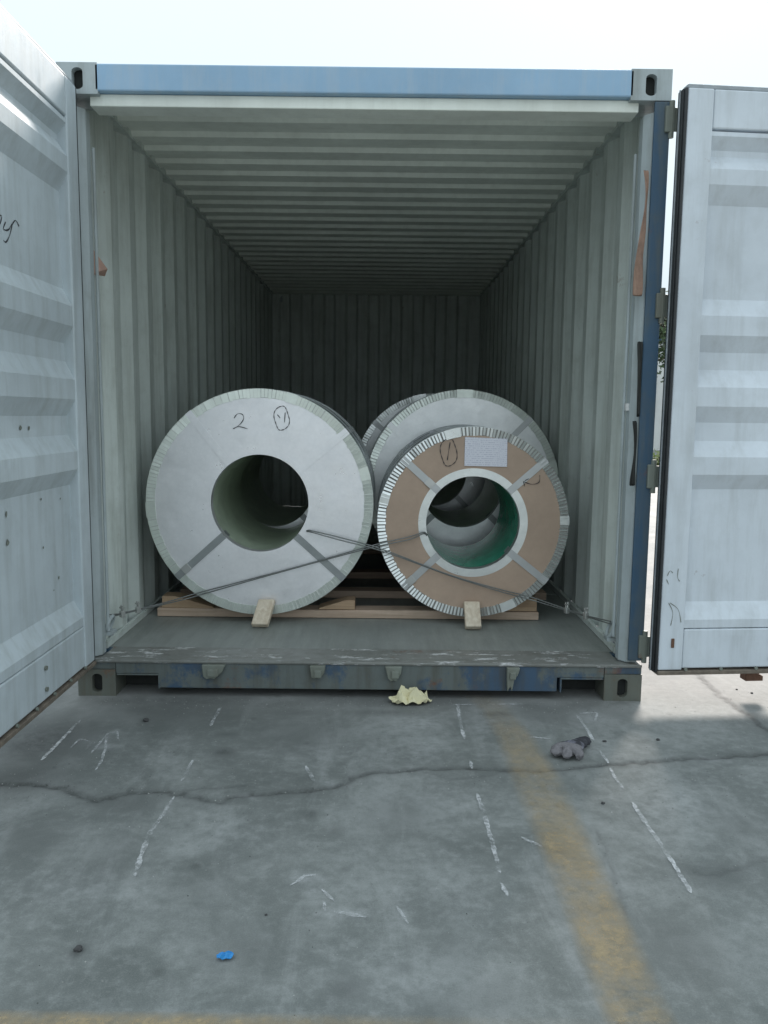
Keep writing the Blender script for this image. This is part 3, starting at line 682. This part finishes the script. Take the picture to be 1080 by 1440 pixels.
# printed sheets taped to the brown face
q = [ony(x, y, yw) for x, y in ((654, 614.5), (713.5, 617), (713, 656.5), (653, 655))]
m = MB(); m.uv = [(0, 1), (1, 1), (1, 0), (0, 0)]*2
m.add([(p[0], yw-.0006, p[2]) for p in q]+[(p[0], yw+.0004, p[2]) for p in q], [(0, 1, 2, 3), (7, 6, 5, 4), (0, 4, 5, 1), (1, 5, 6, 2), (2, 6, 7, 3), (3, 7, 4, 0)])
put(m.build('paper_sheet', 'paper', None), cR)
# paper tag wrapped on the barrel of the small coil
def bar(cx, cz, R, a, y): return (cx+R*math.cos(a), y, cz+R*math.sin(a))
def barrel_tag(c, cx, R, a0, a1, y0, y1, mat, nm):
    m = MB(); m.uv = []; vs = []
    for i in range(7):
        a = a0+(a1-a0)*i/6
        for y in (y0, y1): vs.append(bar(cx, c['cz'], R, a, y)); m.uv.append((i/6, (y-y0)/(y1-y0)))
    m.add(vs, [(2*i, 2*i+1, 2*i+3, 2*i+2) for i in range(6)]); return put(m.build(nm, mat, None), c)
barrel_tag(cR, .546, .490, rad(112), rad(130), YF+.25, YF+.40, 'paper', 'barrel_label')
barrel_tag(cR, .546, .4905, rad(115), rad(127), YF+.27, YF+.33, 'ink', 'label_print')
del cL['cz'], cR['cz'], cR2['cz'], cR3['cz'], cL2['cz']

# ------------------------------------------------------------------ timber
def board(name, mat, label, cat, x0, x1, y0, y1, z0, z1, group=None, warp=.0):
    m = MB(); n = 12; vs = []
    for i in range(n+1):
        x = x0+(x1-x0)*i/n; dz = warp*math.sin(i*.9)
        vs += [(x, y0, z0), (x, y1, z0), (x, y1, z1+dz*.4), (x, y0, z1+dz*.4)]
    fs = [(i*4+j, i*4+(j+1) % 4, i*4+4+(j+1) % 4, i*4+4+j) for i in range(n) for j in range(4)]+[(0, 1, 2, 3), (n*4+3, n*4+2, n*4+1, n*4)]
    return tag(m.add(vs, fs).build(name, mat, None, .003), label, cat, group)
zp = FZ+.001
board('timber_plank', 'plank', 'long pale timber plank lying across the floor under both front coils', 'plank', -1.085, .915, .755, .865, zp, FZ+.044, 'planks under the coils', .004)
board('timber_plank', 'plank', 'timber plank in the shadow under the back of the front coils', 'plank', -1.08, 1.05, 1.22, 1.33, zp, FZ+.044, 'planks under the coils', .002)
board('timber_plank', 'plank', 'timber plank under the coil behind the brown faced one', 'plank', -1.05, 1.08, 1.78, 1.90, zp, FZ+.044, 'planks under the coils', .002)
board('timber_plank', 'plank', 'timber plank furthest inside under the last coils', 'plank', -1.05, 1.08, 2.70, 2.82, zp, FZ+.044, 'planks under the coils', .002)
def wedge(label, x0, x1, h, flip, y0=.760, y1=.862):
    z = FZ+.0455; a, b = (x0, x1)
    prof = [(a, z), (b, z), (b, z+.006), (a+(b-a)*.25, z+h), (a, z+h)] if not flip else [(a, z), (b, z), (b, z+h), (b-(b-a)*.25, z+h), (a, z+.006)]
    return tag(MB().prism(prof, y0, y1, lambda p, q, t: (p, t, q)).build('timber_wedge', 'wedge', None, .003), label, 'wedge', 'wedges chocking the front coils')
wedge('timber wedge chocking the large galvanised coil against the grey wall', -1.06, -.79, .062, False)
wedge('timber wedge chocking the brown faced coil at the end of the plank', .655, .905, .068, True)
wedge('timber wedge between the two front coils under the galvanised one', -.24, -.05, .05, True)
def leaning(label, cx, tilt, wid=.083, seed=0):
    L, T = .138, .040
    yb, zb_ = .522, FZ+.001; yt = YF-.0125-T*.55
    a = math.atan2(yt-yb, .118); m = MB()
    def mp(u, v, w): return (cx+u+tilt*w, yb+v*math.cos(a)+w*math.sin(a), zb_+T*math.sin(a)*0+w*math.cos(a)+(T-v)*0 + (0 if w > 0 else 0)+v*(-math.sin(a))+T*math.sin(a))
    m.box(-wid/2, wid/2, 0, T, 0, L, mp)
    return tag(m.build('timber_block', 'block', None, .006, seg=3), label, 'timber block', 'short timber blocks leaning on the front coils')
leaning('short pale timber block leaning on the bottom of the galvanised coil', -.515, .18)
leaning('short pale timber block leaning on the bottom of the brown faced coil', .548, -.02, .080)

# ------------------------------------------------------------------ wire lashings
def wire(label, pts, clips, off):
    w = thing('wire_lashing', label, 'wire rope', 'wire ropes crossing the front coils', tuple(pts[0]))
    for k, o in enumerate((-.0045, .0045)):
        P = [Vector(p)+Vector((0, (-.001 if k else .001), o+off*math.sin(i*1.7+k*2))) for i, p in enumerate(pts)]
        put(MB().tube(smoothpath(P, 10), .0031, 7).build('strand', 'wire', None, smooth=True), w)
    for c, t in clips:
        c = Vector(c); t = Vector(t).normalized(); up = Vector((0, 0, 1)); s_ = t.cross(up).normalized(); u2 = s_.cross(t)
        def mp(a, b, d): return c+t*a+s_*b+u2*d
        cl = MB().box(-.011, .011, -.011, .011, -.016, .014, mp).build('wire_clip', 'clip', None, .003)
        put(cl, w)
        for b in (-.0065, .0065):
            lg = MB().tube([mp(0, b*.6, .012), mp(0, b, .040)], .0034, 6); lg.box(-.007, .007, b-.004, b+.004, .026, .032, mp)
            s2 = lg.build('clip_bolt', 'clip', None); s2.parent = cl; s2.matrix_parent_inverse = Matrix.Translation(-Vector(w.location))@Matrix.Translation(Vector(w.location))
    return w
yc = YF-.024
A_ = [RL+np.array([0, .0, .034]), ony(172, 863, .30), ony(232, 848, .50), ony(268, 838.5, yc), ony(330, 822, yc), ony(420, 797, yc), ony(520, 769, yc), ony(575, 757, yc), ony(596, 750, yc+.004), np.array([.325, .72, .60]), np.array([.335, 1.15, .57])]
t1 = A_[3]-A_[1]
wire('double wire rope from the floor ring by the grey wall across the galvanised coil', A_, [(A_[1], t1), (ony(194, 857, .375), t1)], .003)
yc2 = YF-.040
B_ = [np.array([-.31, 1.1, .60]), np.array([-.300, .72, .625]), ony(438, 747, yc2+.012), ony(480, 758, yc2), ony(540, 775, yc2), ony(630, 808, yc2+.008), ony(700, 829, yc2+.01), ony(746, 841.5, yc2+.008), ony(797, 858, .48), ony(824, 866, .36), RR+np.array([0, 0, .034])]
t2 = B_[10]-B_[8]
wire('double wire rope from the galvanised bore across the brown face to the floor ring', B_, [(B_[8], t2), (B_[9], t2)], .003)

# ------------------------------------------------------------------ loose bits hanging on the container
def cloth(name, mat, label, cat, rows, thick=.003, seed=0):
    m = MB(); R_ = random.Random(seed); n = 7; vs = []
    for (c, hw, tw) in rows:
        for k in range(n):
            t = k/(n-1)*2-1; vs.append((c[0]+hw*t*math.cos(tw), c[1]+hw*t*math.sin(tw)-.006*math.cos(t*4+c[2]*30)+R_.uniform(-.001, .001), c[2]+R_.uniform(-.003, .003)))
    fs = [(i*n+k, i*n+k+1, i*n+n+k+1, i*n+n+k) for i in range(len(rows)-1) for k in range(n-1)]
    o = m.add(vs, fs).build(name, mat, None, smooth=False); o.data.shade_smooth()
    s_ = o.modifiers.new('thick', 'SOLIDIFY'); s_.thickness = thick
    u = o.modifiers.new('sub', 'SUBSURF'); u.levels = 1; u.render_levels = 1
    return tag(o, label, cat)
yr = .040
yr = -.010
def hung(px, Y=yr): return tuple(ony(px[0], px[1], Y))
cloth('rag', 'rag', 'torn brown rag hanging from the top of the blue framed post', 'rag', [(hung((908, 238)), .014, .2), (hung((911, 262)), .010, .8), (hung((909, 292)), .012, 1.2), (hung((905, 325)), .016, .4), (hung((900, 360)), .017, .5), (hung((898, 380)), .022, .1), (hung((897, 400)), .019, -.3), (hung((896, 417)), .022, .1)], .004, 1)
cloth('webbing_strap', 'blackstrap', 'upper black webbing strap hanging straight on the post below the rag', 'strap', [(hung((900, 479), -.009), .013, 0), (hung((900, 510), -.009), .011, .3), (hung((898, 550), -.009), .009, .5), (hung((897, 588), -.009), .009, .2)], .004, 2)
cloth('webbing_strap', 'blackstrap', 'lower black webbing strap with flared tail hanging on the post', 'strap', [(hung((893, 591), -.009), .011, 0), (hung((894, 612), -.009), .009, .4), (hung((894, 640), -.009), .007, .9), (hung((891, 662), -.009), .010, .3), (hung((889, 684), -.009), .014, 0)], .004, 3)
p = ony(884, 572, .075)
k = MB().box(p[0]-.014, p[0]+.012, p[1]-.01, p[1]+.012, p[2]-.016, p[2]+.014); k.tube(smoothpath([(p[0]+.012, p[1], p[2]), (p[0]+.024, p[1]-.01, p[2]-.03), (p[0]+.018, p[1], p[2]-.075), (p[0]+.014, p[1], p[2]-.055)], 5), .003, 6)
tag(k.build('plastic_tie', 'white', None, .003), 'small white plastic tie knotted to the bar on the right post', 'tie')
def tape():
    P = [onx(x, y, -1.150) for x, y in ((128, 347), (131, 386), (147, 388), (141, 378))]; m = MB()
    vs = [tuple(q) for q in P]; vs[3] = (vs[3][0]+.03, vs[3][1], vs[3][2]); vs.append((vs[1][0]+.025, vs[1][1]+.02, vs[1][2]+.02))
    o = m.add(vs, [(0, 1, 4), (4, 1, 2), (0, 4, 3), (3, 4, 2)]).build('tape_scrap', 'pink', None); s_ = o.modifiers.new('thick', 'SOLIDIFY'); s_.thickness = .002
    return tag(o, 'torn pinkish tape scrap sticking to the left inner wall', 'tape scrap')
tape()

# ------------------------------------------------------------------ litter on the ground
def crumple(name, mat, label, cat, c, lx, ly, h, rot, seed, n=14):
    m = MB(); R_ = random.Random(seed); vs = []
    ox = R_.uniform(0, 50)
    for i in range(n+1):
        for j in range(n+1):
            u, v = i/n*2-1, j/n*2-1
            edge = 1-.18*mnoise.noise(Vector((u*1.3+ox, v*1.3, 3)))
            x, y = u*lx*edge*(1-.25*abs(v)), v*ly*edge*(1-.3*abs(u)*(.5+.5*math.sin(ox)))
            r1 = abs(mnoise.noise(Vector((u*1.5+ox, v*1.5, 0)))); r2 = abs(mnoise.noise(Vector((u*3.2, v*3.2+ox, 5))))
            z = .004+h*(1.5*r1+.6*r2)*(1-.45*max(abs(u), abs(v))**3)
            vs.append((c[0]+x*math.cos(rot)-y*math.sin(rot), c[1]+x*math.sin(rot)+y*math.cos(rot), z))
    m.add(vs, [(i*(n+1)+j, (i+1)*(n+1)+j, (i+1)*(n+1)+j+1, i*(n+1)+j+1) for i in range(n) for j in range(n)])
    o = m.build(name, mat, None); s_ = o.modifiers.new('thick', 'SOLIDIFY'); s_.thickness = .0015; return tag(o, label, cat)
crumple('crumpled_paper', 'trash', 'crumpled pale yellow paper lying against the worn container sill', 'paper', (.215, -.052), .092, .04, .062, .05, 5)
crumple('plastic_scrap', 'bluescrap', 'tiny bright blue plastic scrap on the grey concrete', 'plastic scrap', onz(317, 1348)[:2], .019, .010, .012, .1, 9, 7)
def glove():
    c = onz(800, 1062); me = bpy.data.meshes.new('work_glove'); V = []; E = []; Rr = []
    def chain(pts, rs, root=None):
        prev = root
        for p, r in zip(pts, rs):
            V.append((c[0]+p[0], c[1]+p[1], p[2])); Rr.append(r); i = len(V)-1
            if prev is not None: E.append((prev, i))
            prev = i
        return prev
    chain([(.000, .0, .026)], [(.040, .022)])
    chain([(.045, .045, .024), (.075, .085, .020), (.088, .105, .018)], [(.030, .018), (.026, .015), (.028, .014)], 0)
    for pts, q in (([(-.040, -.012, .030), (-.060, -.022, .022), (-.068, -.020, .014)], .026), ([(-.014, -.026, .032), (-.020, -.046, .022), (-.014, -.054, .013)], .022),
                ([(.020, -.024, .030), (.026, -.048, .022), (.030, -.058, .013)], .021)):
        chain(pts, [(q, q*.85), (q*.95, q*.8), (q*.6, q*.5)], 0)
    me.from_pydata(V, E, []); o = bpy.data.objects.new('work_glove', me); sc.collection.objects.link(o)
    s_ = o.modifiers.new('skin', 'SKIN')
    for i, r in enumerate(Rr): o.data.skin_vertices[0].data[i].radius = r
    o.data.skin_vertices[0].data[0].use_root = True
    u = o.modifiers.new('sub', 'SUBSURF'); u.levels = 2; u.render_levels = 2
    tx = bpy.data.textures.new('wrinkle', 'CLOUDS'); tx.noise_scale = .018; d = o.modifiers.new('wr', 'DISPLACE'); d.texture = tx; d.strength = .016; d.mid_level = .5
    m_, t, b, o_ = newmat('glove_two_tone'); v = coords(t)
    n = noi(t, v, 14, 4, .6); f = noi(t, v, 220, 4, .8)
    g = N(t, 'NewGeometry'); sp = N(t, 'SeparateXYZ'); t.links.new(g.outputs['Position'], sp.inputs[0])
    a = N(t, 'MapRange'); a.inputs['From Min'].default_value = c[1]-.005; a.inputs['From Max'].default_value = c[1]+.03; t.links.new(sp.outputs['Y'], a.inputs['Value'])
    k = N(t, 'Math', operation='ADD'); t.links.new(a.outputs[0], k.inputs[0]); t.links.new(mulf(t, n, .5), k.inputs[1])
    col = mixc(t, ramp(t, k.outputs[0], .34, .52), mixc(t, f, (.10, .095, .10), (.30, .285, .30)), mixc(t, ramp(t, n, .5, .6), (.04, .04, .048), (.22, .22, .27)))
    t.links.new(col, b.inputs['Base Color']); b.inputs['Roughness'].default_value = .9; bump(t, b, f, .9, .004)
    o.data.materials.append(m_)
    return tag(o, 'dropped grey and black knitted work glove on the concrete beside the yellow band', 'glove')
glove()
def pebble(px, r, label, seed):
    R_ = random.Random(seed); c = onz(*px); bm = bmesh.new(); bmesh.ops.create_icosphere(bm, subdivisions=2, radius=r)
    for v in bm.verts:
        v.co *= R_.uniform(.75, 1.2); v.co.z *= .6; v.co += Vector((c[0], c[1], r*.35))
    me = bpy.data.meshes.new('pebble'); bm.to_mesh(me); bm.free(); me.materials.append(M['stone']); o = bpy.data.objects.new('pebble', me); sc.collection.objects.link(o)
    return tag(o, label, 'pebble', 'small dark stones on the concrete')
PL = ['tiny dark stone between the work glove and a chalk dash', 'tiny dark stone on the concrete in front of the open white door', 'dark stone on the concrete before the worn sill under the galvanised coil',
      'small stone on the sunlit concrete behind the open white door', 'flat stone on the sunlit concrete beside the long crack', 'tiny stone between the yellow band and the long chalk line', 'dark stone on an oil spot of the open yard', 'speck of stone beside the chalk scribbles']
for i, (q, r) in enumerate((((850, 1043), .007), ((925, 1041), .007), ((205, 1014), .012), ((1036, 970), .005), ((1057, 975), .006), ((848, 1130), .006), ((110, 1336), .010), ((374, 1287), .004))):
    pebble(q, r, PL[i], i)

gr = MB(); R_ = random.Random(21)
for i in range(2600):           # sand and grit scattered over the slab, thicker along the cracks and the sill
    if i % 4 == 0: x, y = R_.uniform(-1.1, 1.1), -.01-abs(R_.gauss(0, .10))
    elif i % 4 == 1: c = onz(R_.uniform(0, 1080), R_.gauss(1095, 22)); x, y = c[0], c[1]
    else: x, y = R_.uniform(-1.6, 2.0), R_.uniform(-2.0, .4)
    q = R_.choice((.0010, .0014, .0018, .0026))*R_.uniform(.7, 1.3); t_ = R_.uniform(0, 6)
    gr.add([(x+q*math.cos(t_+k*2.1), y+q*math.sin(t_+k*2.1), -.0004) for k in range(3)]+[(x+R_.uniform(-.4, .4)*q, y, q*.9)], [(0, 1, 3), (1, 2, 3), (2, 0, 3)])
def grit_mat():
    m, t, b, o = newmat('grit'); g = N(t, 'NewGeometry')
    t.links.new(mixc(t, g.outputs['Random Per Island'], (.05, .052, .05), (.42, .42, .40)), b.inputs['Base Color']); b.inputs['Roughness'].default_value = .95; return m
o = gr.build('grit', grit_mat()); o['kind'] = 'stuff'; o['label'] = 'fine sand and grit scattered on the yard concrete'; o['category'] = 'grit'

# ------------------------------------------------------------------ what stands behind, seen past the right door
b = thing('warehouse', 'low white warehouse with blue fascia band far behind the container', 'building', None, (12, 30, 0))
def bp_(m, nm, mat, parent=None, bev=0):
    o = m.build(nm, mat, None, bev)
    if parent is None: put(o, b)
    else: o.parent = parent
    return o
BX0, BX1, BY0, BY1 = 4.0, 26.0, 27.0, 37.0
bp_(MB().box(BX0, BX1, BY0, BY1, 0, 4.0), 'wall', 'bldg')
bp_(MB().box(BX0-.1, BX1+.1, BY0-.12, BY1+.1, 4.01, 4.95), 'fascia', 'bldgblue')
bp_(MB().prism([(BY0-.4, 4.96), (BY1+.4, 4.96), ((BY0+BY1)/2, 6.0)], BX0-.3, BX1+.3, lambda p, q, t: (t, p, q)), 'roof', 'bldgroof')
for i in range(6):
    x = BX0+1.2+i*3.5
    w = bp_(MB().box(x, x+1.6, BY0-.05, BY0-.005, 1.3, 2.8), 'window', 'frame')
    for j in range(2): bp_(MB().box(x+.08+j*.76, x+.76+j*.76, BY0-.07, BY0-.052, 1.4, 2.7), 'pane', 'glass', w)
bp_(MB().box(BX0+3.3, BX0+4.3, BY0-.06, BY0-.004, 0.02, 2.2), 'door', 'bldgroof')
def tree(label, x, y, h, rx, seed, leaf='leaf', nl=2600):
    R_ = random.Random(seed); t = thing('tree', label, 'tree', None, (x, y, 0)); br = MB(); tips = []
    pts = [(x+.05*math.sin(k), y, h*.75*k/7) for k in range(8)]; br.tube(pts, [.16-.017*k for k in range(8)], 8)
    for k in range(14):
        z = h*R_.uniform(.35, .75); a = R_.uniform(0, 2*PI); L = rx*R_.uniform(.5, .95); e = Vector((x+L*math.cos(a), y+L*math.sin(a), z+h*R_.uniform(.05, .25)))
        s_ = Vector((x, y, z)); md = (s_+e)/2+Vector((0, 0, .15)); br.tube([s_, md, e], [.05, .035, .015], 5); tips += [e, md, (md+e)/2]
    put(br.build('trunk', 'bark', None), t); lf = MB()
    for k in range(nl):
        c = R_.choice(tips)+Vector((R_.gauss(0, .34), R_.gauss(0, .34), R_.gauss(0, .28))); u = Vector((R_.gauss(0, 1), R_.gauss(0, 1), R_.gauss(0, .6))).normalized(); v = u.orthogonal().normalized(); s_ = R_.uniform(.06, .13)
        lf.add([c+u*s_, c+v*s_*.55, c-u*s_, c-v*s_*.55], [(0, 1, 2, 3)])
    o = lf.build('crown', leaf, None); put(o, t)
tree('leafy green tree standing before the white warehouse', 7.35, 20.6, 5.0, 1.6, 3)
tree('second leafy tree by the far end of the warehouse', 14.5, 22.5, 5.6, 1.9, 8)
def shrub(label, x, y, h, seed):
    R_ = random.Random(seed); t = thing('shrub', label, 'shrub', None, (x, y, 0)); st = MB(); lf = MB()
    for k in range(9):
        a = R_.uniform(0, 2*PI); e = Vector((x+.3*math.cos(a), y+.3*math.sin(a), h*R_.uniform(.6, 1))); st.tube([(x, y, -.02), (Vector((x, y, 0))+e)/2, e], [.012, .009, .004], 5)
        for j in range(60):
            c = Vector((x, y, 0)).lerp(e, R_.uniform(.3, 1))+Vector((R_.gauss(0, .08), R_.gauss(0, .08), R_.gauss(0, .06))); u = Vector((R_.gauss(0, 1), R_.gauss(0, 1), R_.gauss(0, .6))).normalized(); v = u.orthogonal()
            lf.add([c+u*.05, c+v*.025, c-u*.05, c-v*.025], [(0, 1, 2, 3)])
    put(st.build('stem', 'bark', None), t); put(lf.build('foliage', 'leafy', None), t)
shrub('low yellow green shrub growing on the yard behind the door gap', 5.15, 11.8, .75, 4)
